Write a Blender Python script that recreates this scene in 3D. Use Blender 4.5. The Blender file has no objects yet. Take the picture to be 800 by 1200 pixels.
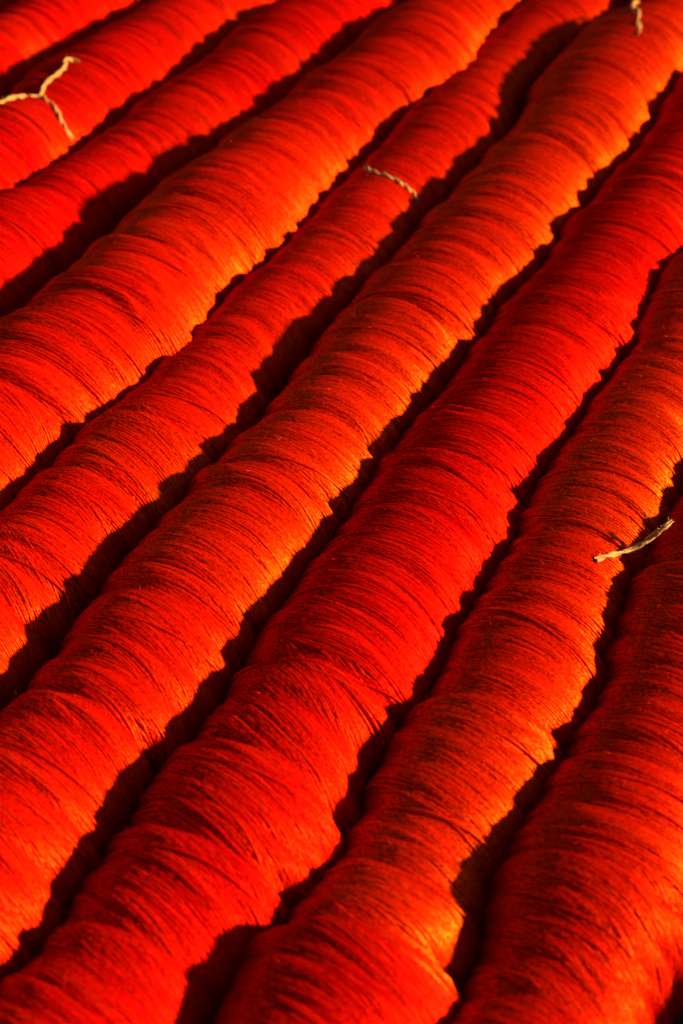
import bpy, bmesh, math
import numpy as np
from mathutils import Matrix, Vector

# ------------------------------------------------------------------ camera, light, exposure
S = 0.6                                        # metres per layout unit (camera stands one unit above the ground)
scene = bpy.context.scene
col = scene.collection
cam_d = bpy.data.cameras.new('camera')
cam = bpy.data.objects.new('camera', cam_d)
col.objects.link(cam)
ux = (0.90362284, 0.42832905, 0.0)             # camera right, in world X (across the rolls), Y (along them), Z
uy = (-0.27037264, 0.57039067, 0.77559855)
uz = (0.33221139, -0.70084857, 0.63122649)
m = Matrix(((ux[0], uy[0], uz[0], 0), (ux[1], uy[1], uz[1], 0), (ux[2], uy[2], uz[2], S), (0, 0, 0, 1)))
cam.matrix_world = m
cam_d.sensor_fit = 'VERTICAL'
cam_d.sensor_height = 36
cam_d.lens = 50.0
cam_d.clip_start = 0.01
cam_d.clip_end = 200
cam_d.dof.use_dof = True
cam_d.dof.focus_distance = 0.80
cam_d.dof.aperture_fstop = 7.8
scene.camera = cam

SUN = Vector((0.87, 0.26, 0.335)).normalized()  # towards the sun: low on the right and a little ahead
world = bpy.data.worlds.new('World')
scene.world = world
world.use_nodes = True
nt = world.node_tree
sky = nt.nodes.new('ShaderNodeTexSky')
sky.sky_type = 'NISHITA'
sky.sun_disc = False
sky.sun_elevation = math.asin(SUN.z)
sky.sun_rotation = math.atan2(SUN.x, SUN.y)
nt.links.new(sky.outputs[0], nt.nodes['Background'].inputs[0])
nt.nodes['Background'].inputs[1].default_value = 0.022
sun_d = bpy.data.lights.new('sun', 'SUN')
sun_d.energy = 5.0
sun_d.angle = math.radians(4.0)
sun_d.color = (1.0, 0.70, 0.36)
sun = bpy.data.objects.new('sun', sun_d)
col.objects.link(sun)
sun.rotation_euler = SUN.to_track_quat('Z', 'Y').to_euler()
sun.location = (3, 2, 3)
vs = scene.view_settings
vs.view_transform = 'Standard'
vs.look = 'None'
vs.exposure = 2.08
vs.gamma = 1
scene.cycles_curves.shape = 'THICK'
scene.cycles.max_bounces = 8
scene.cycles.diffuse_bounces = 5

# ------------------------------------------------------------------ helpers
def tag(o, **kw):
    for k, v in kw.items():
        o[k] = v
    return o

def empty(name, loc, **kw):
    o = bpy.data.objects.new(name, None)
    o.empty_display_size = 0.02
    o.location = loc
    col.objects.link(o)
    return tag(o, **kw)

def link(name, data, mat, parent=None):
    o = bpy.data.objects.new(name, data)
    col.objects.link(o)
    data.materials.append(mat)
    if parent is not None:
        o.parent = parent
        o.matrix_parent_inverse = parent_world(parent).inverted()
    return o

def parent_world(o):
    w = Matrix.Translation(o.location)
    return w if o.parent is None else Matrix.Identity(4)

def grid_mesh(name, P, wrap):
    """P: (rows, cols, 3). Quads between neighbours; wrap closes the columns."""
    r, c = P.shape[:2]
    idx = np.arange(r * c).reshape(r, c)
    a = idx[:-1, :]; b = idx[1:, :]
    if wrap:
        a2 = np.roll(a, -1, 1); b2 = np.roll(b, -1, 1)
    else:
        a, a2, b, b2 = a[:, :-1], a[:, 1:], b[:, :-1], b[:, 1:]
    F = np.stack([a, a2, b2, b], -1).reshape(-1, 4)
    me = bpy.data.meshes.new(name)
    me.vertices.add(r * c); me.loops.add(F.size); me.polygons.add(len(F))
    me.vertices.foreach_set('co', P.reshape(-1).astype(np.float32))
    me.loops.foreach_set('vertex_index', F.reshape(-1).astype(np.int32))
    me.polygons.foreach_set('loop_start', np.arange(0, F.size, 4, dtype=np.int32))
    me.polygons.foreach_set('use_smooth', np.ones(len(F), dtype=bool))
    me.update(calc_edges=True)
    return me

def curves_data(name, P, rad):
    """P: list of (n, k, 3) blocks of strands, rad the matching (n, k) radii -> hair curves."""
    cd = bpy.data.hair_curves.new(name)
    sizes = []
    for p in P:
        sizes += [p.shape[1]] * p.shape[0]
    cd.add_curves(sizes)
    pos = np.concatenate([p.reshape(-1, 3) for p in P]).astype(np.float32)
    rr = np.concatenate([r.reshape(-1) for r in rad]).astype(np.float32)
    cd.attributes['position'].data.foreach_set('vector', pos.ravel())
    ra = cd.attributes.get('radius') or cd.attributes.new('radius', 'FLOAT', 'POINT')
    ra.data.foreach_set('value', rr)
    return cd

def hsh(i, j, seed):
    h = (i.astype(np.int64) * 374761393 + j.astype(np.int64) * 668265263 + seed * 974634777) & 0x7fffffff
    h = ((h ^ (h >> 13)) * 1274126177) & 0x7fffffff
    h = h ^ (h >> 16)
    return (h & 0xffff) / 32767.5 - 1.0

def noise(x, y, seed):
    """smooth value noise in -1..1"""
    x, y = np.broadcast_arrays(np.asarray(x, float), np.asarray(y, float))
    i = np.floor(x); j = np.floor(y)
    fx = x - i; fy = y - j
    fx = fx * fx * fx * (fx * (fx * 6 - 15) + 10); fy = fy * fy * fy * (fy * (fy * 6 - 15) + 10)
    a = hsh(i, j, seed); b = hsh(i + 1, j, seed); c = hsh(i, j + 1, seed); d = hsh(i + 1, j + 1, seed)
    return (a * (1 - fx) + b * fx) * (1 - fy) + (c * (1 - fx) + d * fx) * fy

# ------------------------------------------------------------------ materials
def nodes(name):
    mt = bpy.data.materials.new(name)
    mt.use_nodes = True
    t = mt.node_tree
    return mt, t, t.nodes['Principled BSDF'], t.nodes.new, t.links.new

def yarn_material(name, strands):
    mt, t, b, N, K = nodes(name)
    oi = N('ShaderNodeObjectInfo')
    tc = N('ShaderNodeTexCoord')
    hsv = N('ShaderNodeHueSaturation')
    K(oi.outputs['Color'], hsv.inputs['Color'])
    gr = N('ShaderNodeTexNoise'); gr.inputs['Scale'].default_value = 700; gr.inputs['Detail'].default_value = 2
    K(tc.outputs['Object'], gr.inputs['Vector'])
    mr = N('ShaderNodeMapRange')                              # fibre grain, faint in the body colour
    mr.inputs['From Min'].default_value = 0.3; mr.inputs['From Max'].default_value = 0.7
    mr.inputs['To Min'].default_value = 0.85; mr.inputs['To Max'].default_value = 1.12
    K(gr.outputs['Fac'], mr.inputs['Value'])
    mg_ = N('ShaderNodeMapRange')                             # and strong in the gloss, where the ply turns to the light
    mg_.inputs['From Min'].default_value = 0.34; mg_.inputs['From Max'].default_value = 0.66
    mg_.inputs['To Min'].default_value = 0.35; mg_.inputs['To Max'].default_value = 1.55
    K(gr.outputs['Fac'], mg_.inputs['Value'])
    val = mr.outputs[0]
    if strands:
        hi = N('ShaderNodeHairInfo')
        mv = N('ShaderNodeMapRange'); mv.inputs['To Min'].default_value = 0.88; mv.inputs['To Max'].default_value = 1.08
        K(hi.outputs['Random'], mv.inputs['Value'])
        mu = N('ShaderNodeMath'); mu.operation = 'MULTIPLY'
        K(val, mu.inputs[0]); K(mv.outputs[0], mu.inputs[1])
        val = mu.outputs[0]
        hv = N('ShaderNodeMapRange'); hv.inputs['To Min'].default_value = 0.4985; hv.inputs['To Max'].default_value = 0.5015
        K(hi.outputs['Random'], hv.inputs['Value']); K(hv.outputs[0], hsv.inputs['Hue'])
    K(val, hsv.inputs['Value'])
    t.nodes.remove(b)
    out = t.nodes['Material Output']
    df = N('ShaderNodeBsdfDiffuse'); df.inputs['Roughness'].default_value = 0.6
    K(hsv.outputs[0], df.inputs['Color'])
    gl = N('ShaderNodeBsdfGlossy'); gl.inputs['Roughness'].default_value = 0.43
    lus = N('ShaderNodeMix'); lus.data_type = 'RGBA'          # the lustre of the dye: deep red to orange
    lus.inputs['A'].default_value = (0.52, 0.006, 0.001, 1)
    lus.inputs['B'].default_value = (0.60, 0.070, 0.002, 1)
    K(oi.outputs['Alpha'], lus.inputs['Factor'])
    mg = N('ShaderNodeMix'); mg.data_type = 'RGBA'; mg.blend_type = 'MULTIPLY'; mg.inputs['Factor'].default_value = 1
    K(lus.outputs['Result'], mg.inputs['A']); K(mg_.outputs[0], mg.inputs['B'])
    K(mg.outputs['Result'], gl.inputs['Color'])
    tr = N('ShaderNodeBsdfTranslucent'); K(hsv.outputs[0], tr.inputs['Color'])
    md = N('ShaderNodeMixShader'); md.inputs[0].default_value = 0.22
    K(df.outputs[0], md.inputs[1]); K(tr.outputs[0], md.inputs[2])
    mx = N('ShaderNodeMixShader'); mx.inputs[0].default_value = 0.34
    K(md.outputs[0], mx.inputs[1]); K(gl.outputs[0], mx.inputs[2])
    K(mx.outputs[0], out.inputs['Surface'])
    return mt

M_strand = yarn_material('red_yarn_strands', True)
M_body = yarn_material('red_yarn_core', False)

def twine_material():
    mt, t, b, N, K = nodes('jute_twine')
    tc = N('ShaderNodeTexCoord')
    n1 = N('ShaderNodeTexNoise'); n1.inputs['Scale'].default_value = 900; n1.inputs['Detail'].default_value = 3
    K(tc.outputs['Object'], n1.inputs['Vector'])
    cr = N('ShaderNodeValToRGB')
    cr.color_ramp.elements[0].position = 0.3; cr.color_ramp.elements[0].color = (0.20, 0.10, 0.026, 1)
    cr.color_ramp.elements[1].position = 0.7; cr.color_ramp.elements[1].color = (0.42, 0.225, 0.062, 1)
    K(n1.outputs['Fac'], cr.inputs[0]); K(cr.outputs[0], b.inputs['Base Color'])
    b.inputs['Roughness'].default_value = 0.8
    b.inputs['Specular IOR Level'].default_value = 0.2
    return mt
M_twine = twine_material()

def ground_material():
    mt, t, b, N, K = nodes('dark_earth')
    tc = N('ShaderNodeTexCoord')
    n1 = N('ShaderNodeTexNoise'); n1.inputs['Scale'].default_value = 18; n1.inputs['Detail'].default_value = 8
    K(tc.outputs['Object'], n1.inputs['Vector'])
    cr = N('ShaderNodeValToRGB')
    cr.color_ramp.elements[0].position = 0.35; cr.color_ramp.elements[0].color = (0.035, 0.022, 0.016, 1)
    cr.color_ramp.elements[1].position = 0.7; cr.color_ramp.elements[1].color = (0.085, 0.055, 0.038, 1)
    K(n1.outputs['Fac'], cr.inputs[0]); K(cr.outputs[0], b.inputs['Base Color'])
    bp = N('ShaderNodeBump'); bp.inputs['Strength'].default_value = 0.5; bp.inputs['Distance'].default_value = 0.004
    K(n1.outputs['Fac'], bp.inputs['Height']); K(bp.outputs[0], b.inputs['Normal'])
    b.inputs['Roughness'].default_value = 0.95
    return mt

# ------------------------------------------------------------------ ground
gx = np.linspace(-3.2, 1.6, 60); gy = np.linspace(-1.2, 4.4, 60)
GX, GY = np.meshgrid(gx, gy)
G = np.stack([GX, GY, 0.006 * (noise(GX * 5, GY * 5, 77) - 1.1)], -1)
ground = link('ground', grid_mesh('ground', G * S, False), ground_material())
tag(ground, kind='structure')

# ------------------------------------------------------------------ the rolls: course of each axis (y, x, radius) and the joints between its hanks
ROLLS = {
  'A': dict(path=[(1.7,-1.68,0.08509),(1.76,-1.68,0.08072),(1.82,-1.68,0.07798),(1.88,-1.68,0.07849),(1.94,-1.68,0.07936),(2,-1.68,0.08041),(2.06,-1.68,0.07242),(2.12,-1.68,0.06973),(2.18,-1.68,0.07765),(2.24,-1.68,0.07842),(2.3,-1.68,0.07561),(2.36,-1.68,0.09416),(2.42,-1.68,0.102),(2.48,-1.68,0.08824),(2.54,-1.68,0.08196),(2.6,-1.68,0.0794)],
        ends=[1.7,1.864,1.958,2.121,2.237,2.384,2.475,2.6], deep=[]),
  'B': dict(path=[(1.55,-1.468,0.0866),(1.61,-1.468,0.08337),(1.67,-1.468,0.08301),(1.73,-1.468,0.08837),(1.79,-1.468,0.0867),(1.85,-1.468,0.08151),(1.91,-1.468,0.08251),(1.97,-1.468,0.08545),(2.03,-1.468,0.09227),(2.09,-1.468,0.09156),(2.15,-1.468,0.08707),(2.21,-1.468,0.08236),(2.27,-1.468,0.07971),(2.33,-1.468,0.08115),(2.39,-1.468,0.0838),(2.45,-1.468,0.08704),(2.51,-1.468,0.09329),(2.57,-1.468,0.09416)],
        ends=[1.55,1.667,1.78,1.855,1.987,2.16,2.276,2.414,2.57], deep=[]),
  'C': dict(path=[(1.054,-1.23,0.08927),(1.114,-1.23,0.09761),(1.174,-1.23,0.1007),(1.234,-1.23,0.09308),(1.294,-1.23,0.09938),(1.354,-1.23,0.1126),(1.414,-1.23,0.1049),(1.474,-1.23,0.09916),(1.534,-1.23,0.09727),(1.594,-1.23,0.09179),(1.654,-1.23,0.1076),(1.683,-1.232,0.1064),(1.713,-1.233,0.1052),(1.742,-1.234,0.1042),(1.771,-1.235,0.1033),(1.801,-1.236,0.1026),(1.83,-1.237,0.1018),(1.86,-1.237,0.1009),(1.889,-1.238,0.09992),(1.918,-1.238,0.09873),(1.948,-1.239,0.09747),(1.977,-1.239,0.09621),(2.006,-1.239,0.095),(2.036,-1.239,0.09401),(2.065,-1.238,0.09335),(2.094,-1.238,0.09292),(2.154,-1.238,0.1031),(2.214,-1.238,0.09779),(2.274,-1.238,0.09394),(2.334,-1.238,0.09307),(2.394,-1.238,0.09278),(2.454,-1.238,0.09278),(2.514,-1.238,0.1045),(2.574,-1.238,0.1072),(2.634,-1.238,0.09194),(2.694,-1.238,0.08995)],
        ends=[1.054,1.21,1.333,1.484,1.574,1.713,1.885,2.027,2.133,2.268,2.407,2.567,2.694], deep=[]),
  'D': dict(path=[(0.7564,-1.07,0.09493),(0.8164,-1.07,0.08723),(0.8764,-1.07,0.08358),(0.9364,-1.07,0.08802),(0.9964,-1.07,0.08872),(1.056,-1.07,0.08755),(1.116,-1.07,0.09067),(1.176,-1.07,0.09224),(1.236,-1.07,0.09072),(1.296,-1.07,0.09762),(1.356,-1.07,0.08046),(1.386,-1.072,0.07723),(1.415,-1.074,0.07396),(1.445,-1.075,0.07161),(1.474,-1.074,0.07104),(1.504,-1.072,0.07193),(1.533,-1.07,0.07362),(1.563,-1.066,0.07608),(1.592,-1.062,0.07961),(1.622,-1.058,0.08384),(1.651,-1.054,0.0879),(1.681,-1.051,0.09127),(1.71,-1.049,0.09349),(1.74,-1.047,0.09425),(1.769,-1.046,0.09409),(1.799,-1.044,0.09393),(1.828,-1.043,0.09452),(1.858,-1.043,0.0958),(1.887,-1.044,0.09682),(1.917,-1.046,0.09728),(1.946,-1.048,0.09765),(1.976,-1.05,0.09807),(2.005,-1.051,0.09808),(2.034,-1.052,0.09761),(2.064,-1.052,0.09761),(2.093,-1.049,0.09887),(2.123,-1.045,0.1009),(2.183,-1.045,0.08358),(2.243,-1.045,0.08903),(2.303,-1.045,0.08819),(2.363,-1.045,0.07476),(2.423,-1.045,0.08128),(2.483,-1.045,0.09777),(2.543,-1.045,0.09726),(2.603,-1.045,0.09315),(2.663,-1.045,0.08184),(2.723,-1.045,0.07909)],
        ends=[0.7564,0.8967,1.025,1.147,1.295,1.421,1.55,1.699,1.858,1.952,2.066,2.208,2.312,2.443,2.57,2.723], deep=[]),
  'E': dict(path=[(0.5024,-0.8418,0.1031),(0.5624,-0.8418,0.1022),(0.6224,-0.8418,0.1035),(0.6824,-0.8418,0.1088),(0.7424,-0.8418,0.1061),(0.8024,-0.8418,0.09931),(0.8624,-0.8418,0.098),(0.9224,-0.8418,0.09982),(0.9824,-0.8418,0.1079),(1.042,-0.8418,0.1182),(1.102,-0.8418,0.1098),(1.132,-0.8376,0.1118),(1.162,-0.8365,0.1121),(1.192,-0.8401,0.1102),(1.222,-0.8463,0.1075),(1.252,-0.8514,0.1055),(1.282,-0.8527,0.1054),(1.312,-0.8505,0.1071),(1.342,-0.8478,0.1106),(1.372,-0.8465,0.115),(1.402,-0.8473,0.1181),(1.432,-0.8488,0.1183),(1.461,-0.8498,0.1155),(1.491,-0.8506,0.1119),(1.521,-0.8521,0.1091),(1.551,-0.8543,0.1072),(1.581,-0.8567,0.1055),(1.611,-0.8588,0.1036),(1.641,-0.8604,0.101),(1.671,-0.8611,0.09835),(1.701,-0.8605,0.09681),(1.731,-0.8591,0.09703),(1.761,-0.8577,0.09871),(1.791,-0.8564,0.101),(1.821,-0.855,0.1033),(1.85,-0.8529,0.1045),(1.88,-0.8498,0.1043),(1.91,-0.846,0.1038),(1.94,-0.8424,0.1051),(1.97,-0.8397,0.1087),(2,-0.8386,0.1126),(2.03,-0.8398,0.1142),(2.06,-0.8428,0.1126),(2.09,-0.8463,0.109),(2.12,-0.8494,0.1048),(2.15,-0.8515,0.1012),(2.18,-0.8522,0.09836),(2.21,-0.8523,0.09577),(2.239,-0.8521,0.09336),(2.269,-0.8518,0.09127),(2.329,-0.8518,0.111),(2.389,-0.8518,0.1129),(2.449,-0.8518,0.1125),(2.509,-0.8518,0.1077),(2.569,-0.8518,0.1073),(2.629,-0.8518,0.1092),(2.689,-0.8518,0.1079),(2.749,-0.8518,0.1072),(2.809,-0.8518,0.1073),(2.869,-0.8518,0.101)],
        ends=[0.5024,0.6288,0.8108,0.9498,1.033,1.173,1.267,1.369,1.544,1.659,1.775,1.855,1.985,2.153,2.296,2.395,2.525,2.636,2.737,2.869], deep=[1.369]),
  'F': dict(path=[(0.2316,-0.6905,0.07697),(0.2916,-0.6905,0.08293),(0.3516,-0.6905,0.08432),(0.4116,-0.6905,0.07656),(0.4716,-0.6905,0.07437),(0.5316,-0.6905,0.07495),(0.5916,-0.6905,0.0788),(0.6516,-0.6905,0.07953),(0.7116,-0.6905,0.07399),(0.7716,-0.6905,0.07956),(0.8316,-0.6905,0.07477),(0.8612,-0.6861,0.08073),(0.8908,-0.6828,0.08467),(0.9204,-0.6813,0.08601),(0.95,-0.6804,0.08657),(0.9796,-0.6796,0.08698),(1.009,-0.6797,0.08551),(1.039,-0.6802,0.08214),(1.068,-0.6809,0.07877),(1.098,-0.6841,0.07538),(1.128,-0.6904,0.07117),(1.157,-0.6954,0.06796),(1.187,-0.6965,0.0675),(1.216,-0.6954,0.06945),(1.246,-0.6939,0.07233),(1.276,-0.6922,0.07434),(1.305,-0.6902,0.07512),(1.335,-0.6883,0.07549),(1.364,-0.6865,0.07603),(1.394,-0.6848,0.07709),(1.424,-0.6835,0.07859),(1.453,-0.6833,0.07953),(1.483,-0.6857,0.07865),(1.512,-0.6904,0.07598),(1.542,-0.6951,0.07333),(1.572,-0.6971,0.07266),(1.601,-0.6961,0.07391),(1.631,-0.694,0.07559),(1.66,-0.6921,0.07723),(1.69,-0.6908,0.07912),(1.72,-0.6903,0.08094),(1.749,-0.6905,0.08237),(1.779,-0.691,0.08347),(1.808,-0.6916,0.08403),(1.838,-0.6925,0.08354),(1.868,-0.6946,0.08167),(1.897,-0.6982,0.07856),(1.927,-0.7026,0.07462),(1.956,-0.707,0.07054),(1.986,-0.7103,0.06779),(2.016,-0.712,0.067),(2.045,-0.7126,0.067),(2.075,-0.713,0.067),(2.105,-0.7137,0.067),(2.134,-0.7145,0.067),(2.164,-0.7153,0.067),(2.193,-0.7157,0.067),(2.223,-0.7143,0.06727),(2.253,-0.7095,0.06969),(2.282,-0.703,0.07504),(2.312,-0.6987,0.07976),(2.341,-0.6985,0.08132),(2.371,-0.7005,0.08107),(2.431,-0.7005,0.07705),(2.491,-0.7005,0.07938),(2.551,-0.7005,0.07912),(2.611,-0.7005,0.0737),(2.671,-0.7005,0.07454),(2.731,-0.7005,0.0785),(2.791,-0.7005,0.07688),(2.851,-0.7005,0.07803),(2.911,-0.7005,0.08472),(2.971,-0.7005,0.08072)],
        ends=[0.2316,0.3452,0.485,0.6208,0.7695,0.8805,0.9779,1.128,1.247,1.333,1.442,1.571,1.7,1.847,1.994,2.111,2.224,2.357,2.444,2.587,2.73,2.88,2.971], deep=[]),
  'G': dict(path=[(0.1791,-0.5315,0.09244),(0.2391,-0.5315,0.09222),(0.2991,-0.5315,0.09134),(0.3591,-0.5315,0.09107),(0.4191,-0.5315,0.08982),(0.4791,-0.5315,0.0866),(0.5391,-0.5315,0.08767),(0.5991,-0.5315,0.07784),(0.6291,-0.5298,0.07939),(0.6591,-0.5274,0.08035),(0.689,-0.5265,0.08131),(0.719,-0.5282,0.08292),(0.7489,-0.5307,0.08402),(0.7789,-0.5321,0.08465),(0.8089,-0.5317,0.08602),(0.8388,-0.5302,0.08761),(0.8688,-0.5289,0.08863),(0.8987,-0.5284,0.08945),(0.9287,-0.5286,0.09041),(0.9587,-0.5286,0.09095),(0.9886,-0.5276,0.08967),(1.019,-0.5268,0.08594),(1.049,-0.5276,0.08213),(1.079,-0.5294,0.08093),(1.108,-0.5309,0.08195),(1.138,-0.532,0.08368),(1.168,-0.5324,0.08545),(1.198,-0.5319,0.0872),(1.228,-0.5309,0.08902),(1.258,-0.5299,0.09081),(1.288,-0.5296,0.09214),(1.318,-0.5305,0.09263),(1.348,-0.532,0.09236),(1.378,-0.5333,0.09162),(1.408,-0.5334,0.09112),(1.438,-0.5315,0.09206),(1.468,-0.5283,0.09458),(1.498,-0.5253,0.09721),(1.528,-0.5239,0.09844),(1.558,-0.5239,0.09809),(1.588,-0.5245,0.09683),(1.618,-0.5254,0.0952),(1.648,-0.5265,0.09345),(1.678,-0.5276,0.09181),(1.708,-0.5285,0.09061),(1.738,-0.5283,0.09049),(1.768,-0.5265,0.09174),(1.798,-0.5239,0.09367),(1.828,-0.5217,0.09522),(1.857,-0.5212,0.09587),(1.887,-0.5225,0.09637),(1.917,-0.5252,0.09782),(1.947,-0.5284,0.1001),(1.977,-0.5316,0.1025),(2.007,-0.5342,0.1046),(2.037,-0.5355,0.1061),(2.067,-0.5357,0.1065),(2.097,-0.5354,0.1063),(2.127,-0.535,0.1061),(2.157,-0.5339,0.1064),(2.187,-0.5318,0.1076),(2.217,-0.5288,0.1096),(2.277,-0.5288,0.103),(2.337,-0.5288,0.08695),(2.397,-0.5288,0.07971),(2.457,-0.5288,0.09018),(2.517,-0.5288,0.09276),(2.577,-0.5288,0.09141),(2.637,-0.5288,0.08681),(2.697,-0.5288,0.08638),(2.757,-0.5288,0.09426),(2.817,-0.5288,0.09358)],
        ends=[0.1791,0.3383,0.4394,0.5249,0.6259,0.7884,0.9565,1.068,1.169,1.285,1.387,1.504,1.575,1.672,1.77,1.882,2.007,2.168,2.304,2.416,2.55,2.679,2.817], deep=[0.6259,1.285]),
  'H': dict(path=[(0.1321,-0.3801,0.08398),(0.1921,-0.3801,0.09454),(0.2521,-0.3801,0.09732),(0.3121,-0.3801,0.08452),(0.3721,-0.3801,0.08412),(0.4321,-0.3801,0.07174),(0.4615,-0.3793,0.07303),(0.4909,-0.3765,0.07559),(0.5203,-0.3731,0.07986),(0.5497,-0.3699,0.0846),(0.5791,-0.3681,0.0874),(0.6085,-0.3696,0.08654),(0.638,-0.3729,0.08256),(0.6674,-0.3749,0.07807),(0.6968,-0.3754,0.07674),(0.7262,-0.3749,0.0795),(0.7556,-0.3734,0.08376),(0.785,-0.372,0.08685),(0.8144,-0.3724,0.08722),(0.8438,-0.3741,0.08549),(0.8732,-0.3752,0.08413),(0.9026,-0.3749,0.08438),(0.932,-0.3743,0.08536),(0.9614,-0.3745,0.0862),(0.9908,-0.3757,0.08666),(1.02,-0.3775,0.08653),(1.05,-0.3791,0.08589),(1.079,-0.3794,0.08521),(1.108,-0.3784,0.08475),(1.138,-0.3769,0.0845),(1.167,-0.3755,0.08435),(1.197,-0.3743,0.0841),(1.226,-0.3736,0.0837),(1.255,-0.3733,0.08362),(1.285,-0.3734,0.08425),(1.314,-0.3735,0.08556),(1.344,-0.3731,0.0872),(1.373,-0.3723,0.08836),(1.402,-0.3712,0.08815),(1.432,-0.3702,0.08671),(1.461,-0.3694,0.08488),(1.491,-0.3689,0.08368),(1.52,-0.369,0.08433),(1.55,-0.3685,0.08744),(1.579,-0.3665,0.09161),(1.608,-0.3635,0.0952),(1.668,-0.3635,0.08336),(1.728,-0.3635,0.08407),(1.788,-0.3635,0.08307),(1.848,-0.3635,0.07866),(1.908,-0.3635,0.07782),(1.968,-0.3635,0.07875),(2.028,-0.3635,0.08464),(2.088,-0.3635,0.08921),(2.148,-0.3635,0.09113)],
        ends=[0.1321,0.2265,0.345,0.4624,0.55,0.6413,0.7455,0.9213,1.056,1.193,1.309,1.409,1.539,1.64,1.797,1.925,2.036,2.148], deep=[0.55,1.056,1.309]),
  'I': dict(path=[(0.1425,-0.2335,0.07513),(0.2025,-0.2335,0.08045),(0.2625,-0.2335,0.06847),(0.3225,-0.2335,0.06336),(0.3825,-0.2335,0.07198),(0.4425,-0.2335,0.07701),(0.5025,-0.2335,0.08605),(0.5318,-0.2342,0.07723),(0.561,-0.2335,0.06934),(0.5903,-0.2328,0.06386),(0.6196,-0.2327,0.06264),(0.6489,-0.2329,0.06694),(0.6782,-0.2338,0.07032),(0.7075,-0.2336,0.07203),(0.7367,-0.2314,0.07301),(0.766,-0.2294,0.0733),(0.7953,-0.2294,0.07304),(0.8246,-0.2305,0.07282),(0.8539,-0.2316,0.07297),(0.8832,-0.2325,0.07331),(0.9125,-0.2332,0.07305),(0.9417,-0.2335,0.07157),(0.971,-0.234,0.06993),(1,-0.235,0.07021),(1.03,-0.2357,0.07286),(1.059,-0.2354,0.07617),(1.088,-0.235,0.07787),(1.117,-0.2352,0.07672),(1.147,-0.236,0.07369),(1.176,-0.2367,0.0704),(1.236,-0.2367,0.0738),(1.296,-0.2367,0.067),(1.356,-0.2367,0.06373),(1.416,-0.2367,0.06752),(1.476,-0.2367,0.07503),(1.536,-0.2367,0.08439),(1.596,-0.2367,0.07374),(1.656,-0.2367,0.07021),(1.716,-0.2367,0.08093)],
        ends=[0.1425,0.2729,0.3862,0.5323,0.6373,0.7762,0.8932,1.007,1.115,1.226,1.347,1.465,1.621,1.716], deep=[0.5323]),
  'J': dict(path=[(0.15,-0.102,0.08527),(0.21,-0.102,0.08399),(0.27,-0.102,0.08243),(0.33,-0.102,0.08035),(0.39,-0.102,0.0813),(0.45,-0.102,0.08376),(0.51,-0.102,0.06884),(0.57,-0.102,0.06437),(0.63,-0.102,0.08079),(0.69,-0.102,0.08063),(0.75,-0.102,0.07218),(0.81,-0.102,0.06915),(0.87,-0.102,0.0699),(0.93,-0.102,0.0782),(0.99,-0.102,0.08217),(1.05,-0.102,0.08398),(1.11,-0.102,0.07909),(1.17,-0.102,0.07494),(1.23,-0.102,0.07224),(1.29,-0.102,0.07448),(1.35,-0.102,0.07919),(1.41,-0.102,0.07885),(1.47,-0.102,0.0807),(1.53,-0.102,0.08692),(1.59,-0.102,0.08712),(1.65,-0.102,0.08431)],
        ends=[0.15,0.2465,0.4082,0.536,0.6501,0.7622,0.909,1.007,1.121,1.24,1.355,1.508,1.65], deep=[]),
  'K': dict(path=[(0.15,0.102,0.07893),(0.21,0.102,0.0757),(0.27,0.102,0.07278),(0.33,0.102,0.07048),(0.39,0.102,0.07245),(0.45,0.102,0.07655),(0.51,0.102,0.06552),(0.57,0.102,0.06246),(0.63,0.102,0.07536),(0.69,0.102,0.07912),(0.75,0.102,0.07832),(0.81,0.102,0.06969),(0.87,0.102,0.06623),(0.93,0.102,0.07312),(0.99,0.102,0.07265),(1.05,0.102,0.06849),(1.11,0.102,0.07546),(1.17,0.102,0.07634),(1.23,0.102,0.06504),(1.29,0.102,0.06429),(1.35,0.102,0.06883),(1.41,0.102,0.0754),(1.47,0.102,0.08039),(1.53,0.102,0.0822),(1.59,0.102,0.07386)],
        ends=[0.15,0.3138,0.4616,0.5772,0.6951,0.7972,0.9087,1.049,1.199,1.315,1.434,1.59], deep=[]),  # out of view, added so its shadow falls on the roll beside it
}
TWINE = {
  'C_main': [(1.489,-0.1339,0.004),(1.514,-0.1408,0.004),(1.532,-0.102,0.004),(1.551,-0.0533,0.004),(1.571,-0.0089,0.004),(1.581,0.0669,0.004)],
  'C_branch': [(1.581,0.0669,0.004),(1.571,0.2757,0.004),(1.56,0.4679,0.004),(1.547,0.6761,0.004),(1.542,0.8326,0.004),(1.542,0.9584,0.004)],
  'C_double': [(1.579,0.0819,0.005),(1.599,0.0056,0.005),(1.614,-0.0056,0.005),(1.631,0.0181,0.005),(1.647,0.0296,0.005),(1.668,-0.0352,0.005),(1.678,0.0012,0.005),(1.679,0.1036,0.005)],
  'F': [(1.612,-0.4468,0.003),(1.597,-0.1195,0.003),(1.592,0.1263,0.003),(1.592,0.3054,0.003),(1.591,0.4622,0.003),(1.591,0.6337,0.003),(1.586,0.8054,0.003)],
  'I': [(0.975,0.3521,0.002),(0.9878,0.476,0.003),(1.003,0.5817,0.005),(1.014,0.6806,0.009),(1.023,0.7444,0.016),(1.029,0.7437,0.025),(1.032,0.7308,0.036),(1.039,0.7383,0.042)],
  'G': [(2.327,-0.3962,0.006),(2.277,-0.2762,0.004),(2.226,-0.1309,0.004),(2.198,0.0158,0.004),(2.169,0.1247,0.004),(2.141,0.2147,0.004)],
}

Z0 = 0.085
RED = (0.45, 0.0020, 0.0006)
ORANGE = (0.47, 0.0030, 0.0006)

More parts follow.
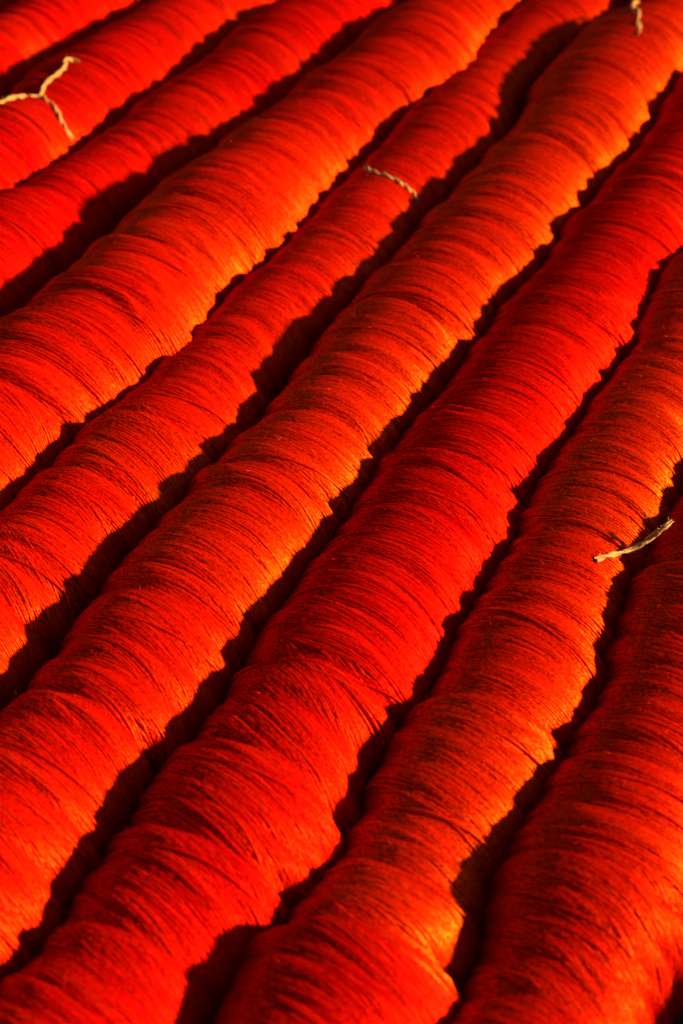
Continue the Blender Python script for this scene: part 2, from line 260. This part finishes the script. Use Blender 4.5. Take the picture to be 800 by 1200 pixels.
class Roll:
    def __init__(self, key, seed):
        d = ROLLS[key]
        p = np.array(d['path'])
        self.y, self.x, self.r = p[:, 0], p[:, 1], p[:, 2]
        self.ends = d['ends']
        self.seed = seed
        rg = np.random.default_rng(seed)
        main = np.array(self.ends)
        sub = []
        for e0, e1 in zip(main[:-1], main[1:]):
            c = e0 + rg.uniform(0.022, 0.05)
            while c < e1 - 0.018:
                sub.append(c); c += rg.uniform(0.022, 0.062)
        self.je = np.r_[main, sub]
        n, k = len(main), len(sub)
        self.jd = np.r_[rg.uniform(0.034, 0.085, n), rg.uniform(0.006, 0.028, k)]      # depth of the crease
        self.jw = np.r_[rg.uniform(0.006, 0.013, n), rg.uniform(0.004, 0.009, k)]     # its width
        self.js = np.r_[rg.uniform(0.028, 0.050, n), rg.uniform(0.010, 0.022, k)]     # length of the shoulder in front of it
        for q in d.get('deep', ()):
            i = int(np.argmin(np.abs(main - q))); self.jd[i] = 0.12 if key == 'I' else 0.095; self.jw[i] = 0.010; self.js[i] = 0.045
        self.jt = rg.normal(-0.003, 0.005, n + k)                                      # how it slants round the roll

    def radius(self, Y, phi):
        Y, phi = np.broadcast_arrays(Y, phi)
        r = np.interp(Y, self.y, self.r)
        r = r * (1 + 0.012 * noise(Y * 16, phi * 0.8 + 3, self.seed + 1))
        f = np.ones_like(r)
        lo, hi = Y.min() - 0.15, Y.max() + 0.15
        for i, (e, j, w, l, t) in enumerate(zip(self.je, self.jd, self.jw, self.js, self.jt)):
            if e < lo or e > hi:
                continue
            d = Y - (e + t * phi + 0.004 * noise(phi * 1.3, np.full_like(phi, i * 3.7), self.seed + 9))
            f = f - j * np.exp(-(d / w) ** 2) + 0.6 * j * np.exp(np.minimum(d, 0) / l) * np.clip(-d / w, 0, 1)
        r = r * f
        # soft locks running round the roll
        sh = Y + 0.012 * noise(Y * 7, phi * 1.1, self.seed + 2)
        return r + 0.0036 * noise(sh * 54, phi * 0.6, self.seed + 3) + 0.0013 * noise(sh * 120, phi * 0.9, self.seed + 4)

    def point(self, Y, phi, r):
        X = np.interp(Y, self.y, self.x)
        R = np.interp(Y, self.y, self.r)
        c = np.cos(phi)
        low = np.minimum((Z0 - 0.004) / R, 1.6)
        z = Z0 + r * c * np.where(c < 0, low, 1.0)
        return np.stack([X + r * np.sin(phi), Y, np.maximum(z, 0.001)], -1)

PITCH = 0.0022
TH = 0.00130
NPT = 140

def hank_threads(R, y0, y1, rg, fine, slant):
    blocks, rads = [], []
    L = y1 - y0
    ph = np.linspace(-2.25, 2.25, NPT)[None, :]
    fan = slant + rg.normal(0, 0.006)                  # the whole hank leans a little
    curl = rg.normal(0, 0.006)
    sd = int(rg.integers(1e6))
    # under layer: every turn of the yarn side by side
    n = max(4, int(L / PITCH))
    s = (np.arange(n) + 0.5) / n
    Yb = (y0 + s * L)[:, None]
    env = np.sin(np.pi * s)[:, None] ** 0.5
    Y = Yb + env * (fan * ph + curl * (ph ** 2 - 1)) + 0.0035 * noise(Yb * 70, ph * 0.9, sd) + 0.0007 * noise(np.arange(n)[:, None] * 3.7, ph * 2.2, sd + 1)
    r = R.radius(Y, ph) + 0.0006 * noise(np.arange(n)[:, None] * 5.3, ph * 1.6, sd + 2)
    blocks.append(R.point(Y, ph, r)); rads.append(TH * (1 + 0.27 * rg.uniform(-1, 1, Y.shape)))
    # locks lying over it, each a small sheaf that gathers and spreads
    c = y0 - 0.004
    while c < y1 + 0.002:
        w = rg.uniform(0.006, 0.024)
        k = max(2, int(w / PITCH * 1.15))
        q = np.linspace(-1, 1, k)[:, None]
        lean = rg.normal(fan, 0.006)
        bow = rg.normal(curl * 0.5, 0.004)
        p0 = rg.uniform(-2, 2)
        spread = 0.5 * w * (0.72 + 0.35 * np.sin(rg.uniform(0.6, 1.5) * (ph - p0)))
        Y = c + 0.5 * w + lean * ph + bow * (ph ** 2 - 1) + q * spread + 0.0008 * noise(q * 9 + 40, ph * 2.0, int(rg.integers(1e6)))
        Y = np.clip(Y, y0 - 0.012, y1 + 0.012)
        lift = rg.uniform(0.0002, 0.0019)
        r = R.radius(Y, ph) + lift * (1 - 0.7 * q ** 2) * (0.75 + 0.45 * np.sin(rg.uniform(0.7, 1.6) * (ph - rg.uniform(-2, 2)))) + 0.0007 * noise(q * 7, ph * 2.5, int(rg.integers(1e6)))
        blocks.append(R.point(Y, ph, r)); rads.append(TH * (1 + 0.27 * rg.uniform(-1, 1, Y.shape)))
        c += w * rg.uniform(0.55, 1.1)
    # a few single turns lying across the others
    n = int(L * 22)
    c0 = rg.uniform(y0, y1, n)[:, None]
    Y = c0 + rg.normal(0, 0.009, (n, 1)) * ph + 0.004 * noise(np.arange(n)[:, None] * 7.7, ph, sd + 5)
    r = R.radius(Y, ph) + rg.uniform(0.0015, 0.003, (n, 1))
    blocks.append(R.point(Y, ph, r)); rads.append(np.full(Y.shape, TH * 0.8))
    # loose fibre ends standing off the yarn
    n = int(L * 3200 * fine)
    if n:
        t = np.linspace(0, 1, 5)[None, :]
        f0 = rg.uniform(-1.7, 1.7, (n, 1)); yy = rg.uniform(y0, y1, (n, 1))
        F = f0 + rg.normal(0, 0.13, (n, 1)) * t
        Y = yy + rg.normal(0, 0.0016, (n, 1)) * t + rg.normal(0, 0.0014, (n, 1)) * t ** 2
        r = R.radius(Y, F) + 0.002 + np.abs(rg.normal(0, 0.0024, (n, 1))) * t
        blocks.append(R.point(Y, F, r)); rads.append(np.broadcast_to(0.00013 * (1 - 0.6 * t), Y.shape))
    return [b * S for b in blocks], [q * S for q in rads]

LABELS = {
 'A': 'roll of red yarn in the far upper left corner, mostly cut off',
 'B': 'roll of red yarn just behind the one with the forked twine',
 'C': 'roll of red yarn with a forked piece of twine lying across it',
 'D': 'plain red yarn roll between the forked twine roll and the thickest roll',
 'E': 'thickest of the upper red yarn rolls, orange lit flank, no twine on it',
 'F': 'slim red yarn roll tied with one short straight band of twine',
 'G': 'long orange red yarn roll with a twine end hanging at its far top edge',
 'H': 'deep pure red yarn roll without twine between two orange lit rolls',
 'I': 'red yarn roll with a wisp of twine on its shaded right edge',
 'J': 'dark red yarn roll filling the lower right corner of the view',
 'K': 'unseen red yarn roll added beyond the lower right corner to cast shadow',
}
HUE = {'A': .05, 'B': .1, 'C': .15, 'D': .06, 'E': .58, 'F': .48, 'G': .95, 'H': .05, 'I': .9, 'J': .36, 'K': .5}

rolls = {}
for i, key in enumerate(sorted(ROLLS)):
    R = Roll(key, 100 + 17 * i)
    rolls[key] = R
    rg = np.random.default_rng(500 + i)
    ym = 0.5 * (R.ends[0] + R.ends[-1])
    root = empty('yarn_roll', (float(np.interp(ym, R.y, R.x)) * S, ym * S, 0), label=LABELS[key], category='yarn roll', group='rolls of red yarn laid side by side')
    for a, (y0, y1) in enumerate(zip(R.ends[:-1], R.ends[1:])):
        f = float(np.clip(HUE[key] + rg.normal(0, 0.16), 0, 1))
        if (key == 'I' and y1 < 0.60) or (key == 'G' and y1 < 0.80):
            f = 0.05 if key == 'I' else 0.35
        tint = tuple(RED[c] * (1 - f) + ORANGE[c] * f for c in range(3)) + (f,)
        nt_ = max(8, int((y1 - y0) / 0.0030))
        yy = np.linspace(y0 - 0.004, y1 + 0.004, nt_)[:, None]
        ph = np.linspace(-math.pi, math.pi, 73)[:-1][None, :]
        sink = 0.0012 + 0.02 * np.exp(-((yy - yy[0]) / 0.003) ** 2) + 0.02 * np.exp(-((yy - yy[-1]) / 0.003) ** 2)
        P = R.point(yy + 0 * ph, ph, R.radius(yy + 0 * ph, ph) - sink)
        if a == 0:
            P = np.concatenate([P[:1].mean(1, keepdims=True) + (P[:1] - P[:1].mean(1, keepdims=True)) * 0.05, P])
        if a == len(R.ends) - 2:
            P = np.concatenate([P, P[-1:].mean(1, keepdims=True) + (P[-1:] - P[-1:].mean(1, keepdims=True)) * 0.05])
        hank = link('hank', grid_mesh('hank', P * S, True), M_body, root)
        hank.color = tint
        bl, rd = hank_threads(R, y0, y1, rg, 1.0, -0.020 if key == 'I' and y1 < 0.60 else -0.004 - 0.012 * min(max((1.1 - y1) / 0.4, 0), 1))
        st = link('strand', curves_data('strand', bl, rd), M_strand)
        st.parent = hank
        st.color = tint
        tag(st, kind='stuff')

# ------------------------------------------------------------------ twine
def resample(P, n):
    P = np.array(P, float)
    t = np.r_[0, np.cumsum(np.linalg.norm(np.diff(P, axis=0), axis=1))]
    # Catmull-Rom through the points
    u = np.linspace(0, t[-1], n)
    m_ = np.gradient(P, t, axis=0)
    k = np.clip(np.searchsorted(t, u, side='right') - 1, 0, len(t) - 2)
    h = (t[k + 1] - t[k])[:, None]; s = ((u - t[k])[:, None]) / h
    return ((2 * s**3 - 3 * s**2 + 1) * P[k] + (s**3 - 2 * s**2 + s) * h * m_[k] + (-2 * s**3 + 3 * s**2) * P[k + 1] + (s**3 - s**2) * h * m_[k + 1])

def frames(C):
    T = np.gradient(C, axis=0); T /= np.linalg.norm(T, axis=1)[:, None]
    up = np.array([0.2, 0.3, 0.93])
    A = np.cross(T, up); A /= np.linalg.norm(A, axis=1)[:, None]
    return T, A, np.cross(T, A)

def sweep(C, rad, sides=7):
    T, A, B = frames(C)
    a = np.linspace(0, 2 * math.pi, sides, endpoint=False)
    rr = np.broadcast_to(rad, (len(C),))[:, None, None]
    return C[:, None, :] + rr * (np.cos(a)[None, :, None] * A[:, None, :] + np.sin(a)[None, :, None] * B[:, None, :])

def on_roll(key, pts):
    R = rolls[key]
    out = []
    for Y, phi, lift in pts:
        r = R.radius(np.array([Y]), np.array([phi])) + lift
        out.append(R.point(np.array([Y]), np.array([phi]), r)[0])
    return np.array(out)

def twist(root, C, rope, turns, rg, plies=2, taper=0.5):
    """two plies wound round the course C, with loose fibres"""
    n = len(C)
    T, A, B = frames(C)
    t = np.linspace(0, 1, n)
    fib, frad = [], []
    for k in range(plies):
        a = 2 * math.pi * (turns * t + k / plies) + 0.5 * np.sin(9 * t)
        off = rope * 0.52
        Pc = C + off * (np.cos(a)[:, None] * A + np.sin(a)[:, None] * B)
        rad = rope * 0.55 * (1 + 0.12 * np.sin(31 * t + k) + 0.1 * rg.normal(0, 1, n)) * np.clip(np.minimum(1, (1 - t) * 8 + taper), 0, 1)
        o = link('ply', grid_mesh('ply', sweep(Pc, rad) * S, True), M_twine, root)
        # fibres
        for q in range(int(n * 0.35)):
            i0 = int(rg.integers(0, n - 3))
            d = rg.normal(0, 1, 3); d /= np.linalg.norm(d); d = d + 1.2 * T[i0] * rg.choice([-1, 1])
            tt = np.linspace(0, 1, 5)[:, None]
            fib.append(Pc[i0] + d * tt * rope * rg.uniform(0.6, 1.5) + rg.normal(0, rope * 0.3, 3) * tt ** 2)
    fib = np.array(fib)
    cd = curves_data('fibre', [fib * S], [np.full(fib.shape[:2], 0.00022 * S)])
    o = link('fibre', cd, M_twine, root)
    tag(o, kind='stuff')

def twine(label, key, courses, seed, rope):
    rg = np.random.default_rng(seed)
    first = on_roll(key, TWINE[courses[0][0]])
    c = first.mean(0)
    root = empty('twine', tuple(float(v) * S for v in c), label=label, category='twine', group='pieces of twine on the yarn')
    for name, turns, n in courses:
        P = on_roll(key, TWINE[name])
        twist(root, resample(P, n), rope, turns, rg)

twine('forked piece of straw coloured twine with one doubled loop, across the red roll', 'C', [('C_main', 2.5, 60), ('C_branch', 2.2, 60), ('C_double', 3.5, 60)], 11, 0.0030)
twine('short straight band of twine tied over the slim red roll', 'F', [('F', 3, 80)], 12, 0.0031)
twine('pale frayed wisp of twine on the shaded edge of an orange lit roll', 'I', [('I', 2.2, 80)], 13, 0.0028)
twine('kinked twine end hanging in from the top edge of the picture', 'G', [('G', 1.2, 60)], 14, 0.0036)
